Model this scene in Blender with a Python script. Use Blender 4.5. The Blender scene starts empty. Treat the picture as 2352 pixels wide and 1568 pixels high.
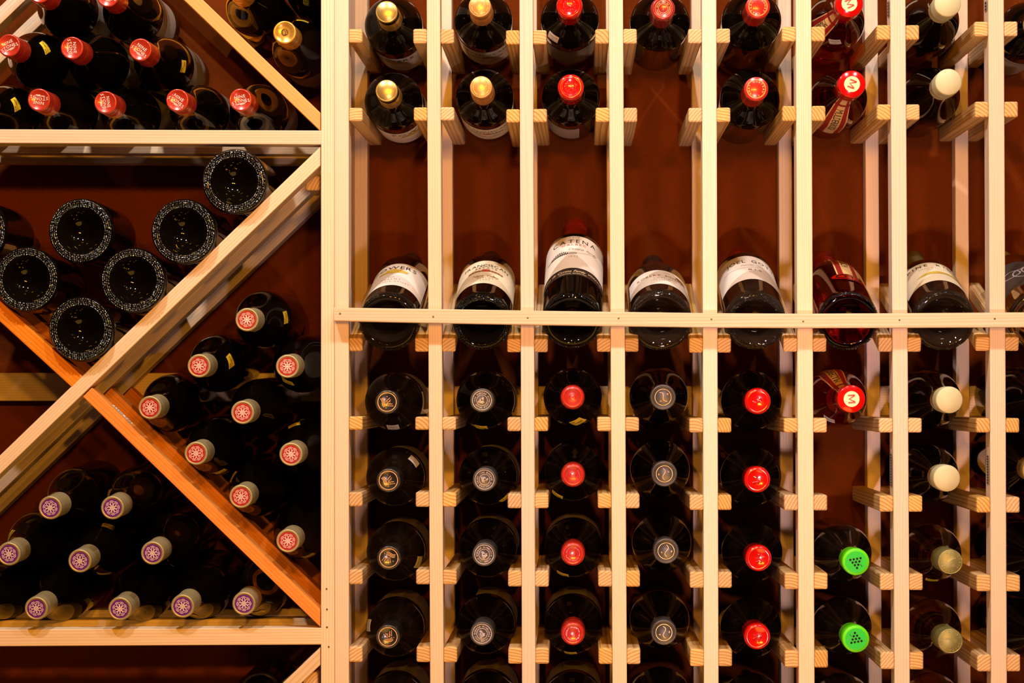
import bpy, bmesh, math, random
from mathutils import Vector, Matrix

# ------------------------------------------------------------------ camera, world, lights, exposure
S = bpy.context.scene
COL = S.collection
IMG_W, IMG_H, FPX, DIST = 2352, 1568, 5350.0, 2.9
VPX, VPY = 1325.0, 893.0                       # where lines running straight into the rack converge
PITCH = math.atan((VPY - IMG_H / 2) / FPX)
YAW = math.atan((VPX - IMG_W / 2) / FPX * math.cos(PITCH))
CAM_POS = Vector((0, -DIST, 0))
FWD = Vector((-math.sin(YAW) * math.cos(PITCH), math.cos(YAW) * math.cos(PITCH), math.sin(PITCH)))
RGT = Vector((math.cos(YAW), math.sin(YAW), 0))
UPV = RGT.cross(FWD)
cam_data = bpy.data.cameras.new('camera')
cam_data.sensor_width = 36
cam_data.lens = 36 * FPX / IMG_W
cam_data.clip_start = 0.05
cam = bpy.data.objects.new('camera', cam_data)
cam.location = CAM_POS
cam.rotation_euler = (math.pi / 2 + PITCH, 0, YAW)
COL.objects.link(cam)
S.camera = cam
cam_data.dof.use_dof = True
cam_data.dof.focus_distance = 2.93
cam_data.dof.aperture_fstop = 6.0

world = bpy.data.worlds.new('cellar_air')
world.use_nodes = True
bgn = world.node_tree.nodes['Background']
bgn.inputs[0].default_value = (1.0, 0.55, 0.25, 1)
bgn.inputs[1].default_value = 0.012
S.world = world
S.view_settings.view_transform = 'Standard'
S.view_settings.look = 'None'
S.view_settings.gamma = 1
S.view_settings.exposure = 0.0
S.view_settings.use_curve_mapping = False


def area(name, loc, target, power, size, color, spread=180):
    l = bpy.data.lights.new(name, 'AREA')
    l.shape = 'DISK'
    l.size = size
    l.energy = power
    l.color = color
    l.spread = math.radians(spread)
    o = bpy.data.objects.new(name, l)
    o.location = loc
    o.rotation_euler = (Vector(target) - Vector(loc)).to_track_quat('-Z', 'Y').to_euler()
    COL.objects.link(o)
    return o


# halogen track heads high in front of the rack
WARM = (1.0, 0.93, 0.95)
area('track_spot', (-0.72, -0.80, 1.38), (-0.45, 0, 0.0), 16.5, 0.05, WARM)
area('track_spot', (0.02, -0.85, 1.38), (0.0, 0, 0.0), 11.5, 0.05, WARM)
area('track_spot', (0.75, -0.80, 1.38), (0.35, 0, 0.0), 10.5, 0.05, WARM)
# amber room lamps a little above eye level behind the photographer
AMBER = (1.0, 0.44, 0.035)
area('amber_lamp', (-0.38, -2.45, 0.55), (-0.3, 0, 0), 15, 0.08, AMBER)
area('amber_lamp', (-0.02, -2.55, 0.55), (0, 0, 0), 17, 0.08, AMBER)
area('amber_lamp', (0.27, -2.45, 0.52), (0.3, 0, 0), 15, 0.08, AMBER)
# paler light coming up from lower in the room
area('low_lamp', (0.12, -2.4, -0.60), (0.36, 0, 0.04), 2.2, 0.11, (1.0, 0.68, 0.72), 44)

# warm light bounced back up off the pale floor in front of the rack
area('floor_bounce', (0.0, -0.9, -1.25), (0, -0.1, 0.1), 9, 1.1, (1.0, 0.50, 0.08))

R_ = random.Random(11)


def P(px, py, Y=0.0):
    """pixel of the photograph -> point on the plane at depth Y"""
    d = FWD + RGT * ((px - IMG_W / 2) / FPX) - UPV * ((py - IMG_H / 2) / FPX)
    t = (Y - CAM_POS.y) / d.y
    return CAM_POS + d * t


# ------------------------------------------------------------------ materials
def new_mat(name):
    m = bpy.data.materials.new(name)
    m.use_nodes = True
    nt = m.node_tree
    return m, nt, nt.nodes['Principled BSDF']


def simple(name, col, rough=0.5, metal=0.0, coat=0.0, noise=0.0, nscale=60, bump=0.0, spec=0.5):
    m, nt, b = new_mat(name)
    b.inputs['Specular IOR Level'].default_value = spec
    b.inputs['Roughness'].default_value = rough
    b.inputs['Metallic'].default_value = metal
    b.inputs['Coat Weight'].default_value = coat
    b.inputs['Coat Roughness'].default_value = 0.08
    tc = nt.nodes.new('ShaderNodeTexCoord')
    nz = nt.nodes.new('ShaderNodeTexNoise')
    nz.inputs['Scale'].default_value = nscale
    nz.inputs['Detail'].default_value = 3
    nt.links.new(tc.outputs['Object'], nz.inputs['Vector'])
    mx = nt.nodes.new('ShaderNodeMix')
    mx.data_type = 'RGBA'
    k = 1 - noise
    mx.inputs[6].default_value = (col[0] * k, col[1] * k, col[2] * k, 1)
    mx.inputs[7].default_value = (min(1, col[0] * (1 + noise)), min(1, col[1] * (1 + noise)), min(1, col[2] * (1 + noise)), 1)
    nt.links.new(nz.outputs[0], mx.inputs[0])
    nt.links.new(mx.outputs[2], b.inputs['Base Color'])
    if bump:
        bp = nt.nodes.new('ShaderNodeBump')
        bp.inputs['Strength'].default_value = bump
        bp.inputs['Distance'].default_value = 0.0006
        nt.links.new(nz.outputs[0], bp.inputs['Height'])
        nt.links.new(bp.outputs[0], b.inputs['Normal'])
    return m


def wood(name, light, dark, rough=0.55, ring=95.0, contrast=0.75):
    m, nt, b = new_mat(name)
    N, Lk = nt.nodes, nt.links
    tc = N.new('ShaderNodeTexCoord')
    oi = N.new('ShaderNodeObjectInfo')
    mul = N.new('ShaderNodeMath'); mul.operation = 'MULTIPLY'; mul.inputs[1].default_value = 7.31
    fr = N.new('ShaderNodeMath'); fr.operation = 'FRACT'
    Lk.new(oi.outputs['Random'], mul.inputs[0]); Lk.new(mul.outputs[0], fr.inputs[0])
    mr1 = N.new('ShaderNodeMapRange'); mr1.inputs[3].default_value = -0.07; mr1.inputs[4].default_value = 0.07
    mr2 = N.new('ShaderNodeMapRange'); mr2.inputs[3].default_value = 0.02; mr2.inputs[4].default_value = 0.09
    Lk.new(oi.outputs['Random'], mr1.inputs[0]); Lk.new(fr.outputs[0], mr2.inputs[0])
    cb = N.new('ShaderNodeCombineXYZ')
    Lk.new(mr1.outputs[0], cb.inputs[1]); Lk.new(mr2.outputs[0], cb.inputs[2])
    Lk.new(oi.outputs['Random'], cb.inputs[0])
    sc = N.new('ShaderNodeVectorMath'); sc.operation = 'MULTIPLY'; sc.inputs[1].default_value = (0.06, 1, 1)
    Lk.new(tc.outputs['Object'], sc.inputs[0])
    ad = N.new('ShaderNodeVectorMath'); ad.operation = 'ADD'
    Lk.new(sc.outputs[0], ad.inputs[0]); Lk.new(cb.outputs[0], ad.inputs[1])
    # slow warp of the growth rings
    wn = N.new('ShaderNodeTexNoise'); wn.inputs['Scale'].default_value = 18; wn.inputs['Detail'].default_value = 2
    Lk.new(ad.outputs[0], wn.inputs['Vector'])
    ws = N.new('ShaderNodeVectorMath'); ws.operation = 'SCALE'; ws.inputs['Scale'].default_value = 0.012
    Lk.new(wn.outputs['Color'], ws.inputs[0])
    ad2 = N.new('ShaderNodeVectorMath'); ad2.operation = 'ADD'
    Lk.new(ad.outputs[0], ad2.inputs[0]); Lk.new(ws.outputs[0], ad2.inputs[1])
    wv = N.new('ShaderNodeTexWave'); wv.wave_type = 'RINGS'; wv.rings_direction = 'X'; wv.wave_profile = 'SAW'
    wv.inputs['Scale'].default_value = ring
    wv.inputs['Distortion'].default_value = 0.6
    wv.inputs['Detail'].default_value = 1
    Lk.new(ad2.outputs[0], wv.inputs['Vector'])
    rp = N.new('ShaderNodeValToRGB')
    rp.color_ramp.elements[0].position = 0.0; rp.color_ramp.elements[0].color = (0, 0, 0, 1)
    rp.color_ramp.elements[1].position = 1.0; rp.color_ramp.elements[1].color = (0.15, 0.15, 0.15, 1)
    e = rp.color_ramp.elements.new(0.55); e.color = (0.18, 0.18, 0.18, 1)
    e = rp.color_ramp.elements.new(0.86); e.color = (1, 1, 1, 1)
    Lk.new(wv.outputs['Fac'], rp.inputs[0])
    # fine fibres
    fs = N.new('ShaderNodeVectorMath'); fs.operation = 'MULTIPLY'; fs.inputs[1].default_value = (9, 900, 900)
    Lk.new(tc.outputs['Object'], fs.inputs[0])
    fn = N.new('ShaderNodeTexNoise'); fn.inputs['Scale'].default_value = 1.0; fn.inputs['Detail'].default_value = 3
    Lk.new(fs.outputs[0], fn.inputs['Vector'])
    f2 = N.new('ShaderNodeMath'); f2.operation = 'MULTIPLY_ADD'; f2.inputs[1].default_value = 0.9; f2.inputs[2].default_value = -0.3
    Lk.new(fn.outputs[0], f2.inputs[0])
    mm = N.new('ShaderNodeMath'); mm.operation = 'MULTIPLY'; mm.inputs[1].default_value = contrast
    Lk.new(rp.outputs[0], mm.inputs[0])
    sm = N.new('ShaderNodeMath'); sm.operation = 'ADD'; sm.use_clamp = True
    Lk.new(mm.outputs[0], sm.inputs[0]); Lk.new(f2.outputs[0], sm.inputs[1])
    mx = N.new('ShaderNodeMix'); mx.data_type = 'RGBA'
    mx.inputs[6].default_value = (*light, 1); mx.inputs[7].default_value = (*dark, 1)
    Lk.new(sm.outputs[0], mx.inputs[0])
    hs = N.new('ShaderNodeHueSaturation')
    mv = N.new('ShaderNodeMapRange'); mv.inputs[3].default_value = 0.86; mv.inputs[4].default_value = 1.08
    Lk.new(fr.outputs[0], mv.inputs[0]); Lk.new(mv.outputs[0], hs.inputs['Value'])
    ms = N.new('ShaderNodeMapRange'); ms.inputs[3].default_value = 1.12; ms.inputs[4].default_value = 0.9
    Lk.new(oi.outputs['Random'], ms.inputs[0]); Lk.new(ms.outputs[0], hs.inputs['Saturation'])
    Lk.new(mx.outputs[2], hs.inputs['Color'])
    Lk.new(hs.outputs[0], b.inputs['Base Color'])
    b.inputs['Roughness'].default_value = rough
    b.inputs['Specular IOR Level'].default_value = 0.15
    bp = N.new('ShaderNodeBump'); bp.inputs['Strength'].default_value = 0.25; bp.inputs['Distance'].default_value = 0.0003
    Lk.new(fn.outputs[0], bp.inputs['Height']); Lk.new(bp.outputs[0], b.inputs['Normal'])
    return m


def glass_dark(name, col, rough=0.05, dust=0.0):
    m, nt, b = new_mat(name)
    N, Lk = nt.nodes, nt.links
    tc = N.new('ShaderNodeTexCoord')
    nz = N.new('ShaderNodeTexNoise'); nz.inputs['Scale'].default_value = 30; nz.inputs['Detail'].default_value = 5
    Lk.new(tc.outputs['Object'], nz.inputs['Vector'])
    mx = N.new('ShaderNodeMix'); mx.data_type = 'RGBA'
    mx.inputs[6].default_value = (*col, 1)
    mx.inputs[7].default_value = (col[0] + 0.22 * dust, col[1] + 0.14 * dust, col[2] + 0.09 * dust, 1)
    Lk.new(nz.outputs[0], mx.inputs[0]); Lk.new(mx.outputs[2], b.inputs['Base Color'])
    mr = N.new('ShaderNodeMapRange'); mr.inputs[3].default_value = rough; mr.inputs[4].default_value = rough + 0.35 * dust
    Lk.new(nz.outputs[0], mr.inputs[0]); Lk.new(mr.outputs[0], b.inputs['Roughness'])
    b.inputs['IOR'].default_value = 1.5
    b.inputs['Specular IOR Level'].default_value = 0.24
    return m


def glass_clear(name, col, rough=0.03):
    m, nt, b = new_mat(name)
    b.inputs['Base Color'].default_value = (*col, 1)
    b.inputs['Roughness'].default_value = rough
    b.inputs['Transmission Weight'].default_value = 1.0
    b.inputs['IOR'].default_value = 1.36
    return m


M = {}
M['pine'] = wood('pale_pine', (0.80, 0.62, 0.43), (0.70, 0.44, 0.21), contrast=0.7)
M['pine_post'] = wood('post_pine', (0.80, 0.61, 0.43), (0.68, 0.44, 0.25), contrast=0.45, ring=120)
M['pine_rail'] = wood('rail_pine', (0.76, 0.50, 0.22), (0.44, 0.20, 0.05), contrast=0.9, ring=85)
M['pine_honey'] = wood('honey_pine', (0.82, 0.275, 0.026), (0.64, 0.15, 0.01), contrast=0.7, ring=80)
M['pine_amber'] = wood('amber_pine', (0.82, 0.33, 0.045), (0.70, 0.22, 0.02), contrast=0.4)
M['wall'] = simple('brown_painted_wall', (0.13, 0.024, 0.0012), 0.8, noise=0.25, nscale=220, bump=0.6, spec=0.06)
M['floor'] = simple('dark_floor', (0.06, 0.03, 0.015), 0.6, noise=0.3, nscale=5)
M['glass'] = glass_dark('dark_bottle_glass', (0.003, 0.0018, 0.0008), 0.012)
M['dusty'] = glass_dark('dusty_dark_glass', (0.004, 0.0024, 0.001), 0.02, dust=0.04)
M['brown_dust'] = glass_dark('brown_dusty_glass', (0.008, 0.004, 0.0016), 0.02, dust=0.06)
M['rose'] = glass_clear('rose_glass', (0.36, 0.006, 0.004))
M['white_wine'] = glass_clear('olive_glass', (0.50, 0.33, 0.10))
M['clear'] = glass_clear('clear_glass', (0.90, 0.74, 0.38))
M['bead'] = simple('glass_stipple', (0.006, 0.005, 0.004), 0.13, spec=1.0)
M['bead'].node_tree.nodes['Principled BSDF'].inputs['IOR'].default_value = 1.9
M['bead_dark'] = simple('dark_glass_ridges', (0.005, 0.003, 0.0015), 0.08, spec=0.45)
M['paper'] = simple('cream_paper', (0.82, 0.72, 0.60), 0.6, noise=0.05)
M['paper_warm'] = simple('warm_cream_paper', (0.84, 0.72, 0.48), 0.55, noise=0.05)
M['paper_dim'] = simple('grey_paper', (0.34, 0.27, 0.20), 0.6, noise=0.1)
M['orange_label'] = simple('orange_paper', (0.70, 0.27, 0.05), 0.5, noise=0.1)
M['ink'] = simple('black_ink', (0.012, 0.010, 0.008), 0.6, spec=0.1)
M['grey_ink'] = simple('grey_ink', (0.30, 0.24, 0.18), 0.6)
M['brown_ink'] = simple('brown_ink', (0.30, 0.14, 0.03), 0.5)
M['red_ink'] = simple('red_ink', (0.55, 0.05, 0.03), 0.5)
M['black_label'] = simple('black_label_paper', (0.035, 0.022, 0.018), 0.45)
M['gold_ink'] = simple('gold_ink', (0.80, 0.52, 0.20), 0.35, metal=0.4)
M['ochre'] = simple('ochre_print', (0.62, 0.42, 0.05), 0.5, noise=0.3, nscale=200)
M['yellow'] = simple('yellow_price_sticker', (0.86, 0.62, 0.03), 0.5)
M['white_sticker'] = simple('white_sticker', (0.60, 0.56, 0.50), 0.5)
M['red_cap'] = simple('rust_red_foil', (0.52, 0.035, 0.012), 0.28, metal=0.25, coat=0.5)
M['beige_foil'] = simple('beige_foil', (0.40, 0.31, 0.14), 0.42, metal=0.35, noise=0.15, nscale=400, bump=0.3)
M['face_red'] = simple('crimson_disc', (0.40, 0.014, 0.016), 0.3, coat=0.6)
M['face_purple'] = simple('purple_disc', (0.13, 0.018, 0.20), 0.3, coat=0.6)
M['pink_ink'] = simple('pale_pink_print', (0.95, 0.72, 0.60), 0.4)
M['gold'] = simple('brushed_gold_foil', (0.72, 0.47, 0.13), 0.32, metal=0.8, noise=0.1)
M['copper'] = simple('copper_foil', (0.74, 0.34, 0.09), 0.35, metal=0.5)
M['dark_copper'] = simple('dark_brown_foil', (0.07, 0.035, 0.015), 0.35, metal=0.3)
M['wax_red'] = simple('bright_red_wax', (0.56, 0.004, 0.002), 0.16, coat=0.6)
M['maroon'] = simple('maroon_foil', (0.36, 0.02, 0.02), 0.25, metal=0.2, coat=0.6)
M['deep_red'] = simple('deep_red_foil', (0.46, 0.018, 0.008), 0.26, coat=0.3)
M['cap_cream'] = simple('cream_disc', (0.86, 0.68, 0.36), 0.4)
M['strap_red'] = simple('dark_red_print', (0.30, 0.012, 0.008), 0.5)
M['strap'] = simple('orange_cream_paper', (0.78, 0.50, 0.20), 0.5)
M['beige_cap'] = simple('beige_screw_cap', (0.56, 0.50, 0.27), 0.6, metal=0.1, noise=0.05)
M['black_cap'] = simple('black_foil', (0.02, 0.016, 0.014), 0.28, coat=0.5)
M['charcoal'] = simple('charcoal_foil', (0.06, 0.05, 0.045), 0.38, metal=0.2)
M['silver_ink'] = simple('silver_print', (0.62, 0.54, 0.48), 0.35, metal=0.3)
M['copper_ink'] = simple('copper_print', (0.72, 0.36, 0.12), 0.35, metal=0.3)
M['green_cap'] = simple('green_foil', (0.12, 0.72, 0.004), 0.35, coat=0.2)
M['green_disc'] = simple('green_disc', (0.010, 0.55, 0.008), 0.4, coat=0.0, spec=0.25)
M['olive_cap'] = simple('olive_gold_cap', (0.26, 0.23, 0.07), 0.48, metal=0.5)
M['olive_ink'] = simple('olive_relief', (0.50, 0.43, 0.18), 0.25, metal=0.6)
M['orange_gold'] = simple('orange_gold_foil', (0.85, 0.42, 0.06), 0.25, metal=0.6, coat=0.3)
M['nail'] = simple('nail_steel', (0.10, 0.07, 0.05), 0.4, metal=0.7)


# ------------------------------------------------------------------ object helpers
def link(name, data, parent=None):
    o = bpy.data.objects.new(name, data)
    COL.objects.link(o)
    if parent is not None:
        o.parent = parent
    return o


def tag(o, label=None, cat=None, group=None, kind=None):
    if label: o['label'] = label
    if cat: o['category'] = cat
    if group: o['group'] = group
    if kind: o['kind'] = kind
    return o


WM = {}


def place(o, Wm, parent=None):
    WM[o.name] = Wm
    if parent is not None:
        o.parent = parent
        o.matrix_basis = WM[parent.name].inverted() @ Wm
    else:
        o.matrix_basis = Wm


def mesh_from(name, vs, fs, mat, smooth=False):
    me = bpy.data.meshes.new(name)
    me.from_pydata([tuple(v) for v in vs], [], fs)
    me.update()
    if smooth:
        me.polygons.foreach_set('use_smooth', [True] * len(me.polygons))
    me.materials.append(mat)
    return me


def box_mesh(name, x0, x1, y0, y1, z0, z1, mat, k0=0.0, k1=0.0, bev=0.0012, round_x0=0.0):
    """box along local X; k0/k1 slant the ends with z"""
    bm = bmesh.new()
    vs = []
    for x, k in ((x0, k0), (x1, k1)):
        for y in (y0, y1):
            for z in (z0, z1):
                vs.append(bm.verts.new((x + k * z, y, z)))
    for f in ((0, 1, 3, 2), (4, 6, 7, 5), (0, 4, 5, 1), (2, 3, 7, 6), (0, 2, 6, 4), (1, 5, 7, 3)):
        bm.faces.new([vs[i] for i in f])
    bmesh.ops.recalc_face_normals(bm, faces=bm.faces)
    if bev > 0:
        bmesh.ops.bevel(bm, geom=list(bm.edges), offset=bev, segments=2, profile=0.5, affect='EDGES')
    me = bpy.data.meshes.new(name)
    bm.to_mesh(me); bm.free()
    me.materials.append(mat)
    me.polygons.foreach_set('use_smooth', [False] * len(me.polygons))
    return me


def slat(name, parent, mat, A, B, W, y0, D, k0=0.0, k1=0.0, bev=0.0012):
    """board seen end to end from A to B in the x-z plane, front face on y0, W wide, D deep"""
    A = Vector((A.x, y0, A.z)); B = Vector((B.x, y0, B.z))
    L = (B - A).length
    ex = (B - A).normalized(); ey = Vector((0, 1, 0)); ez = ex.cross(ey)
    me = box_mesh(name, 0, L, 0, D, -W / 2, W / 2, mat, k0, k1, bev)
    o = link(name, me)
    Wm = Matrix((ex, ey, ez)).transposed().to_4x4()
    Wm.translation = A
    place(o, Wm, parent)
    return o


def rail(name, parent, mat, A, B, w, h, bev=0.0022):
    """stick from A to B (centre line), w across x, h high"""
    L = (B - A).length
    ex = (B - A).normalized(); ey = Vector((-1, 0, 0)); ez = ex.cross(ey)
    if ez.z < 0:
        ey = -ey; ez = -ez
    me = box_mesh(name, 0, L, -w / 2, w / 2, -h / 2, h / 2, mat, bev=bev)
    o = link(name, me)
    Wm = Matrix((ex, ey, ez)).transposed().to_4x4()
    Wm.translation = A
    place(o, Wm, parent)
    return o


# ------------------------------------------------------------------ setting
def plane_box(name, x0, x1, y0, y1, z0, z1, mat):
    o = link(name, box_mesh(name, x0, x1, y0, y1, z0, z1, mat, bev=0))
    tag(o, kind='structure')
    return o


Y_WALL = 0.325
FLOOR_Z = -1.35
plane_box('wall_back', -2.2, 2.2, Y_WALL, Y_WALL + 0.1, FLOOR_Z, 1.2, M['wall'])
plane_box('floor', -2.2, 2.2, -3.6, Y_WALL, FLOOR_Z - 0.1, FLOOR_Z, M['floor'])

# ------------------------------------------------------------------ column rack
PD = 0.033                                   # depth of the 1x2 posts
YR = 0.262                                   # front of the rear posts
rack = link('column_wine_rack', None)
place(rack, Matrix.Translation(Vector((0.1, 0.14, FLOOR_Z))))
tag(rack, 'tall pale pine wine rack of narrow columns with tilted display row', 'wine rack')

# post left edge at the top and bottom of the photograph, width in px
POSTS = [(768, 768.5, 33), (980, 988, 31), (1193, 1199, 31), (1398, 1407, 33), (1612, 1617, 33.5),
         (1827.5, 1835, 36), (2045, 2055, 35), (2270, 2277, 36), (2487, 2494, 36)]
# rows: front top and bottom px of the support rails, per post
ROWS = {
    'U1': [(66, 98), (66, 100), (69, 102), (66, 100), (65.5, 99), (61, 95), (57, 91), (49, 83), (44, 79)],
    'U2': [(247, 278), (246, 277), (250, 281), (247, 280), (247, 280), (243, 278), (239, 275), (233, 269), (228, 265)],
    'D': [(776, 808), (776, 809), (778, 810), (777, 809), (776, 811), (776, 809), (775, 809), (774, 807), (774, 807)],
    'L1': [(956, 987), (957, 987), (958, 990), (958, 990), (960, 993), (960, 993), (960, 993), (960, 993), (961, 994)],
    'L2': [(1130, 1163), (1130, 1164), (1133, 1167), (1133, 1167), (1136, 1171), (1136, 1172), (1138, 1175), (1141, 1177), (1144, 1180)],
    'L3': [(1308, 1342), (1308, 1342), (1310, 1347), (1310, 1347), (1313, 1350), (1315, 1353), (1317, 1355), (1320, 1358), (1324, 1362)],
    'L4': [(1484, 1520), (1485, 1521), (1487, 1524), (1488, 1525), (1490, 1530), (1493, 1533), (1497, 1537), (1503, 1542), (1508, 1547)],
    'L5': [(1663, 1699), (1664, 1700), (1666, 1703), (1667, 1704), (1669, 1708), (1672, 1711), (1676, 1715), (1681, 1720), (1686, 1725)],
}


def post_x(i, py):
    t, b, w = POSTS[i]
    return t + (b - t) * py / 1568.0, w


TOPZ, BOTZ = 0.60, FLOOR_Z
rack_posts = []
for i in range(9):
    t, b, w = POSTS[i]
    At = P(t + w / 2, 0); Ab = P(b + w / 2, 1568)
    d = (Ab - At) / (Ab.z - At.z)
    top = At + d * (TOPZ - At.z); bot = At + d * (BOTZ - At.z)
    Wm_ = (P(t + w, 0) - P(t, 0)).x
    fp = slat('front_post', rack, M['pine_post'], bot, top, Wm_, 0, PD)
    rack_posts.append(fp)
    slat('rear_post', rack, M['pine_post'], bot, top, 0.0178, YR, PD - 0.004)
    for row, vals in ROWS.items():
        py0, py1 = vals[i]
        x0, _ = post_x(i, py0)
        L_ = P(x0, py0); Rr = P(x0 + w, py0)
        zt = P(x0, py0).z; zb = P(x0, py1).z
        h = zt - zb; zc = (zt + zb) / 2
        rw = 0.0170
        for side in (-1, 1):
            if i == 0 and side < 0: continue
            if i == 8 and side > 0: continue
            xc = L_.x - rw / 2 if side < 0 else Rr.x + rw / 2
            jit = R_.uniform(0.0, 0.003)
            if row == 'D':
                A = Vector((xc, 0.002, zc)); B = Vector((xc, 0.285, zc + 0.081))
            else:
                A = Vector((xc, -0.001 + jit, zc)); B = Vector((xc, 0.288, zc + R_.uniform(-0.001, 0.001)))
            rail('support_rail', fp, M['pine_rail'], A, B, rw, h)

# display ledge: one long strip nailed over the posts, very slightly bowed
pts = [(767, 706, 737), (1000, 709.5, 742), (1215, 713, 746), (1420, 716, 749), (1640, 719, 752), (1850, 720, 753), (2065, 719, 752.5), (2285, 717.5, 751.5), (2500, 716, 751)]
bm = bmesh.new()
rows_ = []
for px, a, b in pts:
    A = P(px, a, -0.017); B = P(px, b, -0.017)
    rows_.append([bm.verts.new((A.x, -0.017, A.z)), bm.verts.new((A.x, -0.0003, A.z)), bm.verts.new((B.x, -0.0003, B.z)), bm.verts.new((B.x, -0.017, B.z))])
for r0, r1 in zip(rows_[:-1], rows_[1:]):
    for j in range(4):
        bm.faces.new((r0[j], r0[(j + 1) % 4], r1[(j + 1) % 4], r1[j]))
bm.faces.new(rows_[0]); bm.faces.new(rows_[-1][::-1])
bmesh.ops.recalc_face_normals(bm, faces=bm.faces)
ed = [e for e in bm.edges if abs((e.verts[0].co - e.verts[1].co).x) > 0.05]
bmesh.ops.bevel(bm, geom=ed, offset=0.0012, segments=2, profile=0.5, affect='EDGES')
c0 = P(767, 720, -0.017)
bmesh.ops.translate(bm, verts=bm.verts, vec=-c0)
me = bpy.data.meshes.new('display_ledge'); bm.to_mesh(me); bm.free(); me.materials.append(M['pine'])
ledge = link('display_ledge', me)
place(ledge, Matrix.Translation(c0), rack)


def disc_bm(r, h, seg=14):
    vs, fs = [], []
    for k in range(seg):
        a = 2 * math.pi * k / seg
        vs.append((r * math.cos(a), r * math.sin(a), 0))
    for k in range(seg):
        a = 2 * math.pi * k / seg
        vs.append((r * 0.8 * math.cos(a), r * 0.8 * math.sin(a), h))
    for k in range(seg):
        fs.append((k, (k + 1) % seg, seg + (k + 1) % seg, seg + k))
    fs.append(tuple(range(seg, 2 * seg)))
    return vs, fs


nv, nf = disc_bm(0.0012, 0.0004)
nail_me = mesh_from('nail_head', nv, nf, M['nail'])
FACE_CAM = Matrix.Rotation(math.pi / 2, 4, 'X')
for px, py in ((781, 720), (995, 727), (1212, 730), (1421, 731), (1634, 733), (1845, 738), (2066, 735), (2285, 732)):
    o = link('nail_head', nail_me)
    c = P(px, py, -0.0172)
    place(o, Matrix.Translation(c) @ FACE_CAM, ledge)

slat('rear_cleat', rack, M['pine'], P(790, 921, YR + PD - 0.003), P(2560, 921, YR + PD - 0.003), 0.041, YR + PD - 0.003, 0.018)

# ------------------------------------------------------------------ diamond bin rack
bins = link('diamond_bin_rack', None)
place(bins, Matrix.Translation(Vector((-0.6, 0.14, FLOOR_Z))))
tag(bins, 'large pine bin rack crossed by diagonal boards left of the columns', 'wine rack')
c_t = P(752.5, 0); c_b = P(752.5, 1568)
dv = (c_b - c_t) / (c_b.z - c_t.z)
sp = slat('side_panel', bins, M['pine'], c_t + dv * (BOTZ - c_t.z), c_t + dv * (TOPZ - c_t.z), 0.0168, 0, 0.298)
for px, py in ((750, 1352), (751, 1399), (751, 1440), (755, 1485)):
    o = link('nail_head', nail_me)
    place(o, Matrix.Translation(P(px, py, -0.0003)) @ FACE_CAM, sp)
SLY = ((0.0, 0.033), (0.122, 0.033), (0.258, 0.030))


def triple(name, mat, a, b, c, d, butt=None):
    """three parallel slats one behind the other; a-b upper edge px, c-d lower edge px"""
    A = (P(*a) + P(*c)) / 2; B = (P(*b) + P(*d)) / 2
    ex = (B - A).normalized()
    W = abs((P(*c) - P(*a)).dot(ex.cross(Vector((0, 1, 0)))))
    ends = []
    # ends are cut upright: slant = offset along board per unit across
    ez = ex.cross(Vector((0, 1, 0)))
    k = -ez.x / ex.x
    out = []
    for y0, D in SLY:
        last = slat(name, bins, mat, A, B, W, y0 + (0.0005 if name == 'diagonal_slat' else 0), D, 0 if butt == 0 else k, 0 if butt == 1 else k, bev=0.001)
        out.append(last)
    return out, W


LEFTX = -560


def ext(p, q, x):
    t = (x - q[0]) / (p[0] - q[0])
    return (x, q[1] + (p[1] - q[1]) * t)


# shelves
triple('shelf_slat', M['pine'], (LEFTX, 294.5), (740.5, 299.5), (LEFTX, 326.5), (740.5, 332))
triple('shelf_slat', M['pine'], (LEFTX, 1449), (740.5, 1444), (LEFTX, 1487), (740.5, 1477.5))
# diagonal rising to the right, in front where they cross
triple('diagonal_slat', M['pine'], ext((735, 338), (0, 1045), -240), (735.5, 338), ext((735, 379), (0, 1088), -240), (735.5, 379))
# the orange one: upper half and lower half butt against it
triple('diagonal_slat', M['pine_honey'], ext((189, 866), (0, 692), -260), (189, 866), ext((166, 888), (0, 737), -260), (166, 888), butt=1)
lower_diag, ld_w = triple('diagonal_slat', M['pine_honey'], (211, 891), (735.5, 1399), (189, 910), (735.5, 1440), butt=0)
# upper section
triple('diagonal_slat', M['pine_amber'], (206, -250), (735.5, 258), (206, -208), (735.5, 301))
triple('diagonal_slat', M['pine'], ext((0, -75), (196, -262), -330), (196, -262), ext((0, -32), (196, -219), -330), (196, -219))
# lower section
triple('diagonal_slat', M['pine'], (240, 1963), (735.5, 1486), (240, 2004), (735.5, 1527))
slat('rear_cleat', bins, M['pine'], P(LEFTX, 887.5, 0.289), P(740, 889, 0.289), 0.0385, 0.289, 0.018)
# small corner blocks screwed to the side panel
A_ = P(718, 419.5, 0.036)
rail('corner_block', bins, M['pine_rail'], Vector((A_.x, 0.036, A_.z)), Vector((A_.x, 0.12, A_.z)), 0.0188, 0.0195, bev=0.003)
A_ = P(719, 1556, 0.036)
rail('corner_block', bins, M['pine_rail'], Vector((A_.x, 0.006, A_.z)), Vector((A_.x, 0.12, A_.z)), 0.0185, 0.022, bev=0.003)

# ------------------------------------------------------------------ glyphs and flat print
GLY = {}


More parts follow.
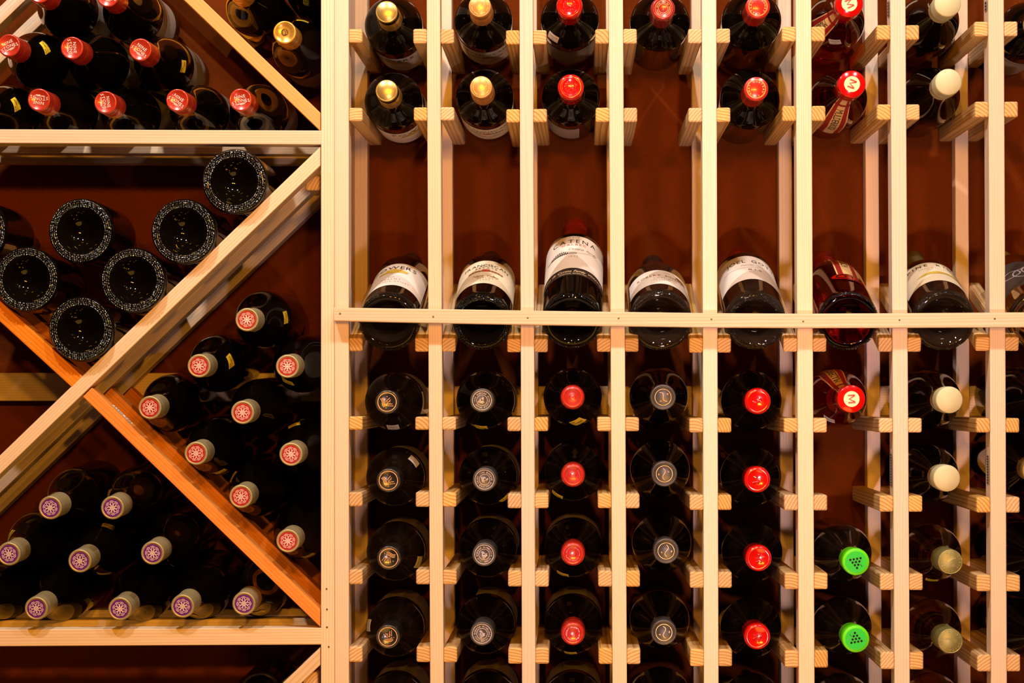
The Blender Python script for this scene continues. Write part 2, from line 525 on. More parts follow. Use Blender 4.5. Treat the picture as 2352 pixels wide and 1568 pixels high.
def prep_glyphs(chars):
    for ch in chars:
        cu = bpy.data.curves.new('g', 'FONT')
        cu.body = ch; cu.resolution_u = 2; cu.size = 1.0
        ob = bpy.data.objects.new('g', cu)
        COL.objects.link(ob)
        GLY[ch] = ob
    bpy.context.view_layer.update()
    dg = bpy.context.evaluated_depsgraph_get()
    for ch, ob in list(GLY.items()):
        me = bpy.data.meshes.new_from_object(ob.evaluated_get(dg))
        vs = [(v.co.x, v.co.y) for v in me.vertices]
        fs = [tuple(p.vertices) for p in me.polygons]
        x0 = min(v[0] for v in vs); x1 = max(v[0] for v in vs)
        GLY[ch] = ([(v[0] - x0, v[1]) for v in vs], fs, x1 - x0)
        cu = ob.data
        bpy.data.objects.remove(ob); bpy.data.curves.remove(cu); bpy.data.meshes.remove(me)


prep_glyphs("ABCDEFGHIJKLMNOPQRSTUVWXYZabcdefghijklmnopqrstuvwxyz0123456789.")


class Ink:
    """flat 2D shapes"""
    def __init__(s): s.v = []; s.f = []

    def add(s, vs, fs):
        b = len(s.v); s.v += vs; s.f += [tuple(i + b for i in f) for f in fs]

    def text(s, t, x, y, size, sx=1.0, gap=0.10, slant=0.0, rot=0.0, arc=0.0, fit=None):
        wd = []
        for ch in t:
            wd.append((0.32 if ch == ' ' else GLY[ch][2]) + gap)
        if fit: sx = fit / ((sum(wd) - gap) * size)
        tot = (sum(wd) - gap) * size * sx
        cx = -tot / 2
        for ch, w in zip(t, wd):
            if ch != ' ':
                vs, fs, gw = GLY[ch]
                o = []
                for (a, b) in vs:
                    X = cx + (a + b * slant) * size * sx; Y = (b - 0.36) * size
                    if arc: Y -= arc * X * X
                    o.append((x + X * math.cos(rot) - Y * math.sin(rot), y + X * math.sin(rot) + Y * math.cos(rot)))
                s.add(o, fs)
            cx += w * size * sx
        return s

    def ring_text(s, t, R, size, a0=90, span=None, inward=False, sx=1.0):
        n = len(t)
        if span is None: span = 360.0 * (n - 1) / n
        for k, ch in enumerate(t):
            if ch == ' ': continue
            vs, fs, gw = GLY[ch]
            a = math.radians(a0 + span / 2 - span * k / max(1, n - 1))
            o = []
            for (p, q) in vs:
                X = (p - gw / 2) * size * sx; Y = (q - 0.36) * size
                rr = R + Y
                o.append((rr * math.cos(a) + X * math.sin(a), rr * math.sin(a) - X * math.cos(a)))
            s.add(o, fs)
        return s

    def line(s, pts, w, closed=False):
        n = len(pts)
        out = []
        for i, p in enumerate(pts):
            a = pts[(i - 1) % n] if (closed or i > 0) else p
            b = pts[(i + 1) % n] if (closed or i < n - 1) else p
            dx, dy = b[0] - a[0], b[1] - a[1]
            l = math.hypot(dx, dy) or 1
            nx, ny = -dy / l * w / 2, dx / l * w / 2
            out += [(p[0] + nx, p[1] + ny), (p[0] - nx, p[1] - ny)]
        fs = []
        for i in range(n if closed else n - 1):
            j = (i + 1) % n
            fs.append((2 * i, 2 * i + 1, 2 * j + 1, 2 * j))
        s.add(out, fs)
        return s

    def circle(s, x, y, r, w, a0=0, a1=360, seg=40, ry=None, rot=0):
        ry = ry or r
        full = abs(a1 - a0) >= 359.9
        n = seg if full else seg + 1
        pts = []
        for k in range(n):
            a = math.radians(a0 + (a1 - a0) * k / seg)
            X, Y = r * math.cos(a), ry * math.sin(a)
            pts.append((x + X * math.cos(rot) - Y * math.sin(rot), y + X * math.sin(rot) + Y * math.cos(rot)))
        return s.line(pts, w, closed=full)

    def disc(s, x, y, r, seg=20, ry=None):
        ry = ry or r
        vs = [(x + r * math.cos(2 * math.pi * k / seg), y + ry * math.sin(2 * math.pi * k / seg)) for k in range(seg)]
        s.add(vs, [tuple(range(seg))])
        return s

    def rect(s, x0, y0, x1, y1, nx=1):
        for k in range(nx):
            a = x0 + (x1 - x0) * k / nx; b = x0 + (x1 - x0) * (k + 1) / nx
            s.add([(a, y0), (b, y0), (b, y1), (a, y1)], [(0, 1, 2, 3)])
        return s

    def poly(s, pts):
        # fan from the centroid
        n = len(pts); cx = sum(p[0] for p in pts) / n; cy = sum(p[1] for p in pts) / n
        s.add(list(pts) + [(cx, cy)], [(k, (k + 1) % n, n) for k in range(n)])
        return s


def tubes(paths, r, z=0.0, seg=6):
    """raised round mouldings along 2D paths"""
    V, F = [], []
    for pts, closed in paths:
        n = len(pts); b = len(V)
        for i, p in enumerate(pts):
            a = pts[(i - 1) % n] if (closed or i > 0) else p
            c = pts[(i + 1) % n] if (closed or i < n - 1) else p
            dx, dy = c[0] - a[0], c[1] - a[1]; l = math.hypot(dx, dy) or 1
            nx, ny = -dy / l, dx / l
            for k in range(seg):
                t = 2 * math.pi * k / seg
                V.append((p[0] + nx * r * math.cos(t), p[1] + ny * r * math.cos(t), z + r * math.sin(t)))
        for i in range(n if closed else n - 1):
            j = (i + 1) % n
            for k in range(seg):
                k2 = (k + 1) % seg
                F.append((b + i * seg + k, b + i * seg + k2, b + j * seg + k2, b + j * seg + k))
    return V, F


def circ(r, x=0, y=0, n=40, a0=0, a1=360):
    full = abs(a1 - a0) >= 359.9
    m = n if full else n + 1
    return ([(x + r * math.cos(math.radians(a0 + (a1 - a0) * k / n)), y + r * math.sin(math.radians(a0 + (a1 - a0) * k / n))) for k in range(m)], full)


# ------------------------------------------------------------------ bottle bodies
def smooth_profile(pts, n=4):
    out = []
    for i in range(len(pts) - 1):
        p0 = pts[max(0, i - 1)]; p1 = pts[i]; p2 = pts[i + 1]; p3 = pts[min(len(pts) - 1, i + 2)]
        for k in range(n):
            t = k / n
            q = []
            for c in (0, 1):
                q.append(0.5 * (2 * p1[c] + (p2[c] - p0[c]) * t + (2 * p0[c] - 5 * p1[c] + 4 * p2[c] - p3[c]) * t * t + (3 * p1[c] - p0[c] - 3 * p2[c] + p3[c]) * t ** 3))
            out.append(tuple(q))
    out.append(pts[-1])
    return out


def body_profile(kind, R):
    punt = [(0.0, 0.024), (0.008, 0.023), (0.017, 0.017), (0.024, 0.008), (R * 0.76, 0.0012), (R * 0.82, 0.0), (R * 0.90, 0.0004), (R * 0.965, 0.0030), (R, 0.0085)]
    if kind == 'straight':
        side = [(R, 0.03), (R, 0.10), (R, 0.182), (R * 0.985, 0.192), (R * 0.90, 0.203), (R * 0.72, 0.214), (R * 0.52, 0.2235), (0.0158, 0.2345), (0.0146, 0.246), (0.0142, 0.262), (0.0140, 0.2965)]
    else:
        side = [(R, 0.03), (R, 0.08), (R, 0.140), (R * 0.985, 0.153), (R * 0.93, 0.168), (R * 0.83, 0.184), (R * 0.69, 0.201), (R * 0.55, 0.217), (0.0170, 0.232), (0.0150, 0.247), (0.0143, 0.262), (0.0140, 0.2965)]
    return punt, side


BODY = {}


def lathe(name, prof, mat, seg=56, close_top=True):
    vs, fs, rings = [], [], []
    for (r, z) in prof:
        if r < 1e-6:
            rings.append([len(vs)]); vs.append((0, 0, z))
        else:
            b = len(vs)
            for k in range(seg):
                a = 2 * math.pi * k / seg
                vs.append((r * math.cos(a), r * math.sin(a), z))
            rings.append(list(range(b, b + seg)))
    for r0, r1 in zip(rings[:-1], rings[1:]):
        for k in range(seg):
            k2 = (k + 1) % seg
            if len(r0) == 1 and len(r1) > 1: fs.append((r0[0], r1[k2], r1[k]))
            elif len(r1) == 1 and len(r0) > 1: fs.append((r0[k], r0[k2], r1[0]))
            elif len(r0) > 1: fs.append((r0[k], r0[k2], r1[k2], r1[k]))
    if close_top and len(rings[-1]) > 1:
        fs.append(tuple(rings[-1]))
    return mesh_from(name, vs, fs, mat, smooth=True)


def get_body(kind, R, matkey):
    key = (kind, R, matkey)
    if key not in BODY:
        punt, side = body_profile(kind, R)
        prof = smooth_profile(punt + side, 3)
        BODY[key] = lathe('glass_body', prof, M[matkey])
    return BODY[key]


SIDE = {}


def side_curve(kind, R):
    """dense (s, r, z, nr, nz) along the outside of the bottle, s from z=0"""
    key = (kind, R)
    if key not in SIDE:
        pr = smooth_profile([(R, 0.0)] + body_profile(kind, R)[1], 6)
        s = 0; out = []
        for i, (r, z) in enumerate(pr):
            if i: s += math.hypot(r - pr[i - 1][0], z - pr[i - 1][1])
            a = pr[max(0, i - 1)]; b = pr[min(len(pr) - 1, i + 1)]
            tr, tz = b[0] - a[0], b[1] - a[1]; l = math.hypot(tr, tz)
            out.append((s, r, z, tz / l, -tr / l))
        SIDE[key] = out
    return SIDE[key]


def wrap_pt(kind, R, u, s, eps):
    """u across (to the left seen from outside with neck up), s along the side"""
    c = side_curve(kind, R)
    lo = c[0]
    for hi in c[1:]:
        if hi[0] >= s: break
        lo = hi
    t = 0 if hi[0] == lo[0] else max(0, min(1, (s - lo[0]) / (hi[0] - lo[0])))
    r, z, nr, nz = [lo[j] + (hi[j] - lo[j]) * t for j in (1, 2, 3, 4)]
    a = math.pi / 2 + u / r
    rr = r + nr * eps
    return (rr * math.cos(a), rr * math.sin(a), z + nz * eps)


def wrap_mesh(name, kind, R, ink, mat, eps=0.0003, s0=0.0, du=0.0):
    # text right = +x in 2D; seen from outside with neck up, right is -angle when local z is up
    bm = bmesh.new()
    bv = [bm.verts.new((x, y, 0)) for x, y in ink.v]
    for f in ink.f:
        try: bm.faces.new([bv[i] for i in f])
        except ValueError: pass
    lo = min(x for x, _ in ink.v); hi = max(x for x, _ in ink.v)
    if hi - lo > 0.004:
        for k in range(math.ceil(lo / 0.0025), math.floor(hi / 0.0025) + 1):
            bmesh.ops.bisect_plane(bm, geom=list(bm.verts) + list(bm.edges) + list(bm.faces), plane_co=(k * 0.0025 + 1e-5, 0, 0), plane_no=(1, 0, 0))
    for v in bm.verts:
        v.co = wrap_pt(kind, R, v.co.x + du, s0 + v.co.y, eps)
    me = bpy.data.meshes.new(name)
    bm.to_mesh(me); bm.free()
    me.materials.append(mat)
    return me


def grid(x0, x1, y0, y1, nx, ny, taper=None):
    vs, fs = [], []
    for j in range(ny + 1):
        y = y0 + (y1 - y0) * j / ny
        k = taper((y - y0) / (y1 - y0)) if taper else 1
        for i in range(nx + 1):
            x = (x0 + (x1 - x0) * i / nx) * k
            vs.append((x, y))
    for j in range(ny):
        for i in range(nx):
            a = j * (nx + 1) + i
            fs.append((a, a + 1, a + nx + 2, a + nx + 1))
    I = Ink(); I.add(vs, fs)
    return I


# mirror so lettering reads correctly from outside the bottle
def mir(I):
    return I


# ------------------------------------------------------------------ capsules and emblems
CAP = {}


def get_cap(style, r, matkey, neck_r=0.0153):
    key = (style, r, matkey)
    if key in CAP: return CAP[key]
    Lc = 0.300
    if style == 'foil':
        prof = [(neck_r, 0.238), (neck_r - 0.0006, 0.262), (neck_r - 0.0008, 0.279), (r * 0.985, 0.2805), (r, 0.283), (r, 0.2905), (r * 0.985, 0.2912), (r, 0.2920), (r, 0.2965), (r * 0.985, 0.2988), (r * 0.94, 0.2999), (r * 0.86, 0.3), (r * 0.82, 0.2994), (0, 0.2994)]
    elif style == 'flat':
        prof = [(neck_r, 0.238), (neck_r - 0.0006, 0.262), (neck_r - 0.0008, 0.279), (r * 0.985, 0.2805), (r, 0.283), (r, 0.2975), (r * 0.98, 0.2992), (r * 0.93, 0.3), (0, 0.3)]
    elif style == 'wax':
        prof = [(neck_r, 0.236), (neck_r - 0.0004, 0.262), (neck_r + 0.0002, 0.276), (r * 0.97, 0.280), (r, 0.284), (r, 0.291), (r * 0.96, 0.2965), (r * 0.87, 0.2995), (r * 0.74, 0.3), (r * 0.68, 0.2992), (0, 0.2992)]
    elif style == 'screw':
        prof = [(neck_r + 0.0002, 0.240), (neck_r, 0.262), (r * 0.97, 0.264), (r * 0.97, 0.2665), (r * 0.99, 0.2675)]
        for k in range(9):
            z = 0.269 + k * 0.0017
            prof += [(r * (0.975 if k % 2 else 1.0), z)]
        prof += [(r, 0.286), (r, 0.2965), (r * 0.985, 0.2988), (r * 0.93, 0.3), (0, 0.3)]
    me = lathe('capsule', prof, M[matkey], seg=44, close_top=False)
    CAP[key] = me
    return me


def flat_face(name, ink, r, mat, z):
    return mesh_from(name, [(x * r, y * r, z) for x, y in ink.v], ink.f, mat)


def raised(name, paths, r, mat, z, tr, ink=None):
    V, F = tubes([([(x * r, y * r) for x, y in p], c) for p, c in paths], tr, z)
    if ink:
        b = len(V)
        V += [(x * r, y * r, z + tr * 0.9) for x, y in ink.v]; F += [tuple(i + b for i in f) for f in ink.f]
    return mesh_from(name, V, F, mat, smooth=True)


def wave(x0, y0, x1, y1, amp, n=16, ph=0.0, cyc=1.0):
    dx, dy = x1 - x0, y1 - y0; l = math.hypot(dx, dy)
    nx, ny = -dy / l, dx / l
    return [(x0 + dx * k / n + nx * amp * math.sin(ph + cyc * 2 * math.pi * k / n), y0 + dy * k / n + ny * amp * math.sin(ph + cyc * 2 * math.pi * k / n)) for k in range(n + 1)]


def rosette_ink():
    I = Ink()
    for k in range(8):
        a = math.radians(22.5 + 45 * k)
        I.circle(0.42 * math.cos(a), 0.42 * math.sin(a), 0.21, 0.05, seg=18, ry=0.125, rot=a)
    for k in range(4):
        a = math.radians(45 * k)
        I.line([(-0.34 * math.cos(a), -0.34 * math.sin(a)), (0.34 * math.cos(a), 0.34 * math.sin(a))], 0.05)
    for k in range(8):
        a = math.radians(22.5 + 45 * k)
        d = 90 - 0
        cx, cy = 0.50 * math.cos(a), 0.50 * math.sin(a)
        I.circle(cx, cy, 0.25, 0.045, a0=math.degrees(a) - 62, a1=math.degrees(a) + 62, seg=12)
    return I


EMB = {}


def build_emblems():
    I = Ink(); I.text('NINE', 0, 0.30, 0.44, gap=0.22); I.text('STONES', 0, -0.08, 0.44, gap=0.17, arc=0.22)
    I.line([(0.45, -0.20), (0.55, -0.26), (0.42, -0.36), (0.0, -0.40), (-0.45, -0.44), (-0.58, -0.38), (-0.45, -0.33), (0.0, -0.46), (0.35, -0.44)], 0.03)
    I.line([(-0.40, -0.38), (0.1, -0.34), (0.50, -0.38), (0.30, -0.48), (-0.1, -0.50)], 0.025)
    EMB['nine'] = [('lettering', flat_face('lettering', I, 0.0128, M['pink_ink'], 0.2998))]
    base = Ink().disc(0, 0, 1.0, 32)
    ro = rosette_ink()
    for key, mk in (('rosette_red', 'face_red'), ('rosette_purple', 'face_purple')):
        EMB[key] = [('cap_disc', flat_face('cap_disc', base, 0.0114, M[mk], 0.29965)), ('rosette_print', flat_face('rosette_print', ro, 0.0118, M['pink_ink'], 0.29985))]
    # gold: faint leaf relief
    leaf = [([(0, -0.5), (0, 0.3)], False), ([(0, 0), (0.3, 0.25)], False), ([(0, 0), (-0.3, 0.25)], False), ([(0, -0.2), (0.35, -0.1)], False), ([(0, -0.2), (-0.35, -0.1)], False)]
    EMB['gold'] = [('rim_relief', raised('rim_relief', [circ(0.93), ], 0.0136, M['gold'], 0.2998, 0.0004))]
    # copper shield
    sh = [(-0.02, 0.52), (0.12, 0.40), (0.36, 0.42), (0.34, 0.05), (0.25, -0.18), (0.0, -0.42), (-0.25, -0.18), (-0.34, 0.05), (-0.36, 0.42), (-0.14, 0.40)]
    T = Ink().ring_text('FRANCISCAN ESTATE OAKVILLE ESTATE NAPA VALLEY ', 0.72, 0.17); T.text('FE', 0, 0.06, 0.44, sx=0.8, gap=0.02)
    EMB['shield'] = [('relief', raised('relief', [(sh, True), circ(0.90)], 0.0140, M['gold_ink'], 0.2999, 0.0003, T))]
    # wax seal with scrolls
    rr = random.Random(5)
    paths = [circ(0.98), ([(-0.22, -0.30), (-0.02, 0.30), (0.18, -0.32)], False), ([(-0.12, -0.05), (0.16, -0.05)], False)]
    for k in range(13):
        a = 2 * math.pi * k / 13
        c = (0.62 * math.cos(a), 0.62 * math.sin(a))
        paths.append(([(c[0] + 0.13 * math.cos(a * 2 + t) * (1 - t / 9), c[1] + 0.13 * math.sin(a * 2 + t) * (1 - t / 9)) for t in [q * 0.6 for q in range(10)]], False))
    for k in range(6):
        a = 2 * math.pi * k / 6 + 0.4
        paths.append((wave(0.16 * math.cos(a), 0.16 * math.sin(a), 0.46 * math.cos(a + 0.5), 0.46 * math.sin(a + 0.5), 0.06, 8), False))
    EMB['seal'] = [('relief', raised('relief', paths, 0.0112, M['wax_red'], 0.2993, 0.00042))]
    T = Ink().ring_text('CHATEAU GRAND VIN DE BORDEAUX ', 0.78, 0.20)
    EMB['drop'] = [('relief', raised('relief', [circ(0.98), circ(0.58), (wave(-0.12, 0.28, -0.02, -0.25, 0.10, 10, cyc=0.5), False)], 0.0100, M['gold_ink'], 0.2993, 0.00025, T))]
    I = Ink().ring_text('CHATEAU LYONNAT ', 0.70, 0.25, a0=-60); I.circle(0, 0, 0.90, 0.03); I.circle(0, 0, 0.84, 0.015)
    EMB['lyon'] = [('lettering', flat_face('lettering', I, 0.0130, M['gold_ink'], 0.3002))]
    EMB['m'] = [('cap_disc', flat_face('cap_disc', base, 0.0098, M['cap_cream'], 0.3002)), ('lettering', flat_face('lettering', Ink().line([(-0.46, -0.45), (-0.46, 0.45)], 0.2).line([(0.46, -0.45), (0.46, 0.45)], 0.2).line([(-0.40, 0.42), (0, -0.30), (0.40, 0.42)], 0.19), 0.0098, M['red_ink'], 0.3004))]
    I = Ink().circle(0, 0, 0.90, 0.07)
    for dx in (0, 0.20):
        I.line([(-0.28 + dx, 0.42), (-0.08 + dx, -0.10), (0.10 + dx, 0.30)], 0.05)
        I.line([(0.02 + dx, 0.20), (0.16 + dx, -0.10), (0.38 + dx, 0.42)], 0.05)
    for k in range(3):
        I.line(wave(-0.55, -0.22 - 0.13 * k, 0.35, -0.20 - 0.13 * k, 0.06, 14), 0.055)
    I.disc(-0.5, 0.2, 0.04, 8).disc(0.5, -0.3, 0.04, 8)
    EMB['waves'] = [('lettering', flat_face('lettering', I, 0.0128, M['copper_ink'], 0.2999))]
    I = Ink().circle(0, 0, 0.92, 0.04).circle(0, 0, 0.52, 0.03)
    I.ring_text('BODEGA HINOJOSA', 0.71, 0.22, a0=90, span=200).ring_text('DESDE 1940', 0.71, 0.20, a0=-90, span=110)
    rr = random.Random(2)
    for k in range(16):
        a = rr.uniform(0, 6.28); q = rr.uniform(0, 0.3)
        I.circle(q * math.cos(a) * 0.8, q * math.sin(a) * 1.15, 0.07, 0.03, seg=8)
    I.line(wave(-0.3, 0.2, 0.3, 0.1, 0.08, 8), 0.04)
    EMB['grapes'] = [('lettering', flat_face('lettering', I, 0.0128, M['silver_ink'], 0.2999))]
    T = Ink().ring_text('CATENA ZAPATA MENDOZA ARGENTINA ', 0.70, 0.22)
    EMB['target'] = [('relief', raised('relief', [circ(0.30), circ(0.98)], 0.0118, M['deep_red'], 0.2994, 0.0006)), ('lettering', flat_face('lettering', T, 0.0118, M['maroon'], 0.29955))]
    # lettering in the target relief slightly lighter
    I = Ink().circle(0, 0, 0.90, 0.05); I.line(wave(-0.40, 0.55, 0.45, -0.45, 0.20, 20), 0.045)
    I.line([(0.40, 0.36), (0.50, 0.44), (0.56, 0.30), (0.46, 0.26)], 0.05).line([(-0.36, -0.48), (-0.26, -0.38), (-0.20, -0.50)], 0.045)
    EMB['ess'] = [('lettering', flat_face('lettering', I, 0.0112, M['copper_ink'], 0.2999))]
    run = [([(-0.25, 0.35), (-0.30, 0.05), (-0.02, 0.02)], False), ([(0.60, 0.15), (0.10, 0.22), (-0.02, 0.02), (0.10, -0.12)], False), ([(0.10, -0.12), (-0.05, -0.30), (-0.35, -0.42)], False), ([(0.05, -0.2), (0.25, -0.48)], False), circ(0.07, 0.02, 0.34, 10)]
    EMB['runner'] = [('relief', raised('relief', run, 0.0116, M['wax_red'], 0.2996, 0.0011))]
    I = Ink()
    for row, n in enumerate((4, 3, 2, 1)):
        for k in range(n):
            I.disc((k - (n - 1) / 2) * 0.33, 0.28 - row * 0.29, 0.115, 14)
    I.line([(0.34, -0.30), (0.46, -0.42), (0.50, -0.56)], 0.05)
    EMB['dots'] = [('cap_disc', flat_face('cap_disc', base, 0.0134, M['green_disc'], 0.3001)), ('grape_print', flat_face('grape_print', I, 0.0128, M['ink'], 0.3004))]
    T = Ink().ring_text('GEYZENIA DRY CREEK ', 0.78, 0.24)
    T.text('EST', 0.12, -0.28, 0.17).text('1972', 0.12, -0.42, 0.17)
    hill = [(wave(-0.55, -0.10, 0.50, 0.12, 0.10, 14, cyc=0.5), False), (wave(-0.50, -0.06, 0.40, 0.34, 0.12, 14, cyc=0.5), False), (wave(-0.35, 0.0, 0.45, 0.22, 0.10, 14, cyc=0.5), False), ([(-0.2, 0.42), (0.05, 0.22)], False)]
    EMB['hill'] = [('relief', raised('relief', hill + [circ(0.97)], 0.0148, M['olive_ink'], 0.3, 0.00035, T))]
    T = Ink().ring_text('TOMAS RESERVE SPANISH WINERY ', 0.78, 0.16); T.circle(0, 0, 0.66, 0.02)
    EMB['mono'] = [('ring_print', flat_face('ring_print', T, 0.0126, M['dark_copper'], 0.2999)), ('cap_disc', flat_face('cap_disc', base, 0.0044, M['dark_copper'], 0.2998)),
                   ('lettering', flat_face('lettering', Ink().text('B', -0.12, -0.05, 1.3).line([(0.0, 0.62), (0.42, 0.62), (0.50, -0.6)], 0.1), 0.0044, M['orange_gold'], 0.3001))]


build_emblems()

# ------------------------------------------------------------------ labels
LAB = {}


def label_set(key, kind, R, s0, s1, half, paper, inks, edge=False):
    """inks: list of (name, Ink, material)"""
    g = grid(-half, half, 0, s1 - s0, 18, 3)
    items = [('label', wrap_mesh('label', kind, R, g, M[paper], 0.00035, s0))]
    subs = []
    for nm, ink, mk in inks:
        subs.append((nm, wrap_mesh(nm, kind, R, mir(ink), M[mk], 0.00065, s0)))
    LAB[key] = (items[0], subs)


RB = 0.0375
I = Ink().text('POWERS', 0, 0.088, 0.0190, fit=0.058, gap=0.14)
Lf = Ink().poly([(0, 0.083), (0.004, 0.077), (0.011, 0.079), (0.009, 0.074), (0.021, 0.070), (0.017, 0.066), (0.020, 0.062), (0.008, 0.062), (0, 0.058), (-0.008, 0.062), (-0.020, 0.062), (-0.017, 0.066), (-0.021, 0.070), (-0.009, 0.074), (-0.011, 0.079), (-0.004, 0.077)])
G = Ink().text('MERLOT', 0, 0.030, 0.0075, fit=0.026, gap=0.3).text('COLUMBIA VALLEY', 0, 0.019, 0.0055, fit=0.050, gap=0.35).text('2010', 0, 0.040, 0.005)
G.line([(-0.052, 0.004), (-0.052, 0.104)], 0.0007)
label_set('powers', 'straight', RB, 0.040, 0.148, 0.052, 'paper', [('lettering', I, 'ink'), ('leaf_print', Lf, 'ochre'), ('small_print', G, 'grey_ink')])
I = Ink().text('FRANCISCAN', 0, 0.086, 0.0155, fit=0.062, gap=0.12).text('ESTATE', 0, 0.073, 0.0080, fit=0.028, gap=0.4)
Lf = Ink()
for k in range(-5, 6):
    if abs(k) > 0: Lf.disc(k * 0.0042, 0.0600 - 0.0006 * abs(k), 0.0026, 8, ry=0.0036)
Cr = Ink().rect(-0.0050, 0.055, 0.0, 0.066).rect(0.0, 0.055, 0.0050, 0.066)
G = Ink().text('Napa Valley', 0, 0.036, 0.0130, fit=0.034, slant=0.35, gap=0.04).text('MERLOT', 0, 0.025, 0.0065, fit=0.022, gap=0.25).text('2009', 0, 0.016, 0.005, fit=0.013, gap=0.3)
label_set('franciscan', 'straight', RB, 0.048, 0.158, 0.052, 'paper_warm', [('lettering', I, 'ink'), ('garland_print', Lf, 'brown_ink'), ('crest_print', Cr, 'red_ink'), ('small_print', G, 'brown_ink')])
I = Ink().text('CATENA', 0, 0.085, 0.0160, fit=0.060, gap=0.28)
Rr_ = Ink().text('MALBEC', 0, 0.074, 0.0075, fit=0.032, gap=0.3)
G = Ink().text('2010', 0, 0.098, 0.0055, fit=0.014, gap=0.4).line(wave(-0.05, 0.048, 0.05, 0.052, 0.003, 30, cyc=3), 0.0006).text('Catena family', 0.012, 0.060, 0.009, fit=0.040, slant=0.4, gap=0.03).text('1902', 0, 0.036, 0.005, gap=0.3)
Lf = Ink()
for k in range(9):
    Lf.line([(-0.032 + k * 0.0028, 0.044), (-0.030 + k * 0.0028, 0.050 + 0.006 * math.sin(k / 8 * 3.14))], 0.0014)
Lf.line([(-0.040, 0.043), (-0.006, 0.047), (0.004, 0.046)], 0.0016)
label_set('catena', 'straight', RB, 0.080, 0.182, 0.055, 'paper', [('lettering', I, 'ink'), ('red_lettering', Rr_, 'red_ink'), ('estate_print', Lf, 'ink'), ('small_print', G, 'grey_ink')])
I = Ink().text('Casa de Catena Family Vineyards', 0, 0.012, 0.0085, fit=0.088, slant=0.4, gap=0.07).text('MENDOZA ARGENTINA', 0, 0.0045, 0.004, fit=0.036, gap=0.15)
label_set('catena_band', 'straight', RB, 0.058, 0.078, 0.055, 'black_label', [('lettering', I, 'cap_cream')])
I = Ink().text('ROBERT SINSKEY', 0, 0.044, 0.0120, fit=0.070, gap=0.16)
G = Ink().text('PINOT NOIR', 0.003, 0.031, 0.0065, fit=0.030, gap=0.3).text('LOS CARNEROS', 0, 0.022, 0.0055, fit=0.030, gap=0.3).text('2010', 0.005, 0.058, 0.004)
Lf = Ink().disc(0.026, 0.054, 0.0085, 20, ry=0.0065)
label_set('robert', 'slope', 0.0395, 0.036, 0.108, 0.052, 'paper', [('lettering', I, 'brown_ink'), ('oval_print', Lf, 'brown_ink'), ('small_print', G, 'grey_ink')])
I = Ink().text('JOEL GOTT', 0, 0.084, 0.0170, fit=0.068, gap=0.20)
G = Ink().text('Columbia Valley', 0, 0.066, 0.0065, fit=0.030, slant=0.3).text('815', 0.002, 0.045, 0.010, fit=0.018, gap=0.3).line(wave(-0.045, 0.056, 0.045, 0.056, 0.002, 24, cyc=2), 0.0006)
label_set('joel', 'straight', 0.0385, 0.060, 0.170, 0.055, 'paper', [('lettering', I, 'ink'), ('small_print', G, 'grey_ink')])
I = Ink().text('PINE RIDGE', 0, 0.076, 0.0130, fit=0.080, gap=0.35)
G = Ink().text('CHENIN BLANC VIOGNIER', 0, 0.062, 0.0050, fit=0.050, gap=0.3).text('NAPA VALLEY', -0.004, 0.054, 0.004, fit=0.022, gap=0.3)
Lf = Ink().poly([(-0.032, 0.030), (-0.018, 0.040), (-0.002, 0.046), (0.012, 0.044), (0.026, 0.046), (0.040, 0.038), (0.050, 0.026), (0.032, 0.033), (0.014, 0.036), (-0.006, 0.035), (-0.020, 0.031)])
label_set('pine', 'slope', 0.0395, 0.050, 0.140, 0.056, 'paper_warm', [('lettering', I, 'ink'), ('hill_print', Lf, 'ochre'), ('small_print', G, 'grey_ink')])
label_set('plain', 'straight', RB, 0.050, 0.158, 0.050, 'paper_dim', [('small_print', Ink().line([(-0.04, 0.10), (0.04, 0.10)], 0.0010).line([(-0.03, 0.094), (0.03, 0.094)], 0.0008), 'ink')])
label_set('plain_slope', 'slope', RB, 0.040, 0.130, 0.048, 'paper_dim', [('small_print', Ink().line([(-0.04, 0.082), (0.04, 0.082)], 0.0010), 'ink')])
label_set('orange', 'slope', 0.041, 0.030, 0.120, 0.036, 'orange_label', [('small_print', Ink().text('Chardonnay', 0, 0.05, 0.012, fit=0.05, slant=0.3).line([(-0.030, 0.085), (0.030, 0.085)], 0.001), 'brown_ink')])
label_set('swirl', 'straight', RB, 0.045, 0.150, 0.060, 'charcoal', [('swirl_print', Ink().circle(0, 0.05, 0.018, 0.002).circle(0.02, 0.06, 0.025, 0.002).circle(-0.02, 0.055, 0.012, 0.002), 'silver_ink')])


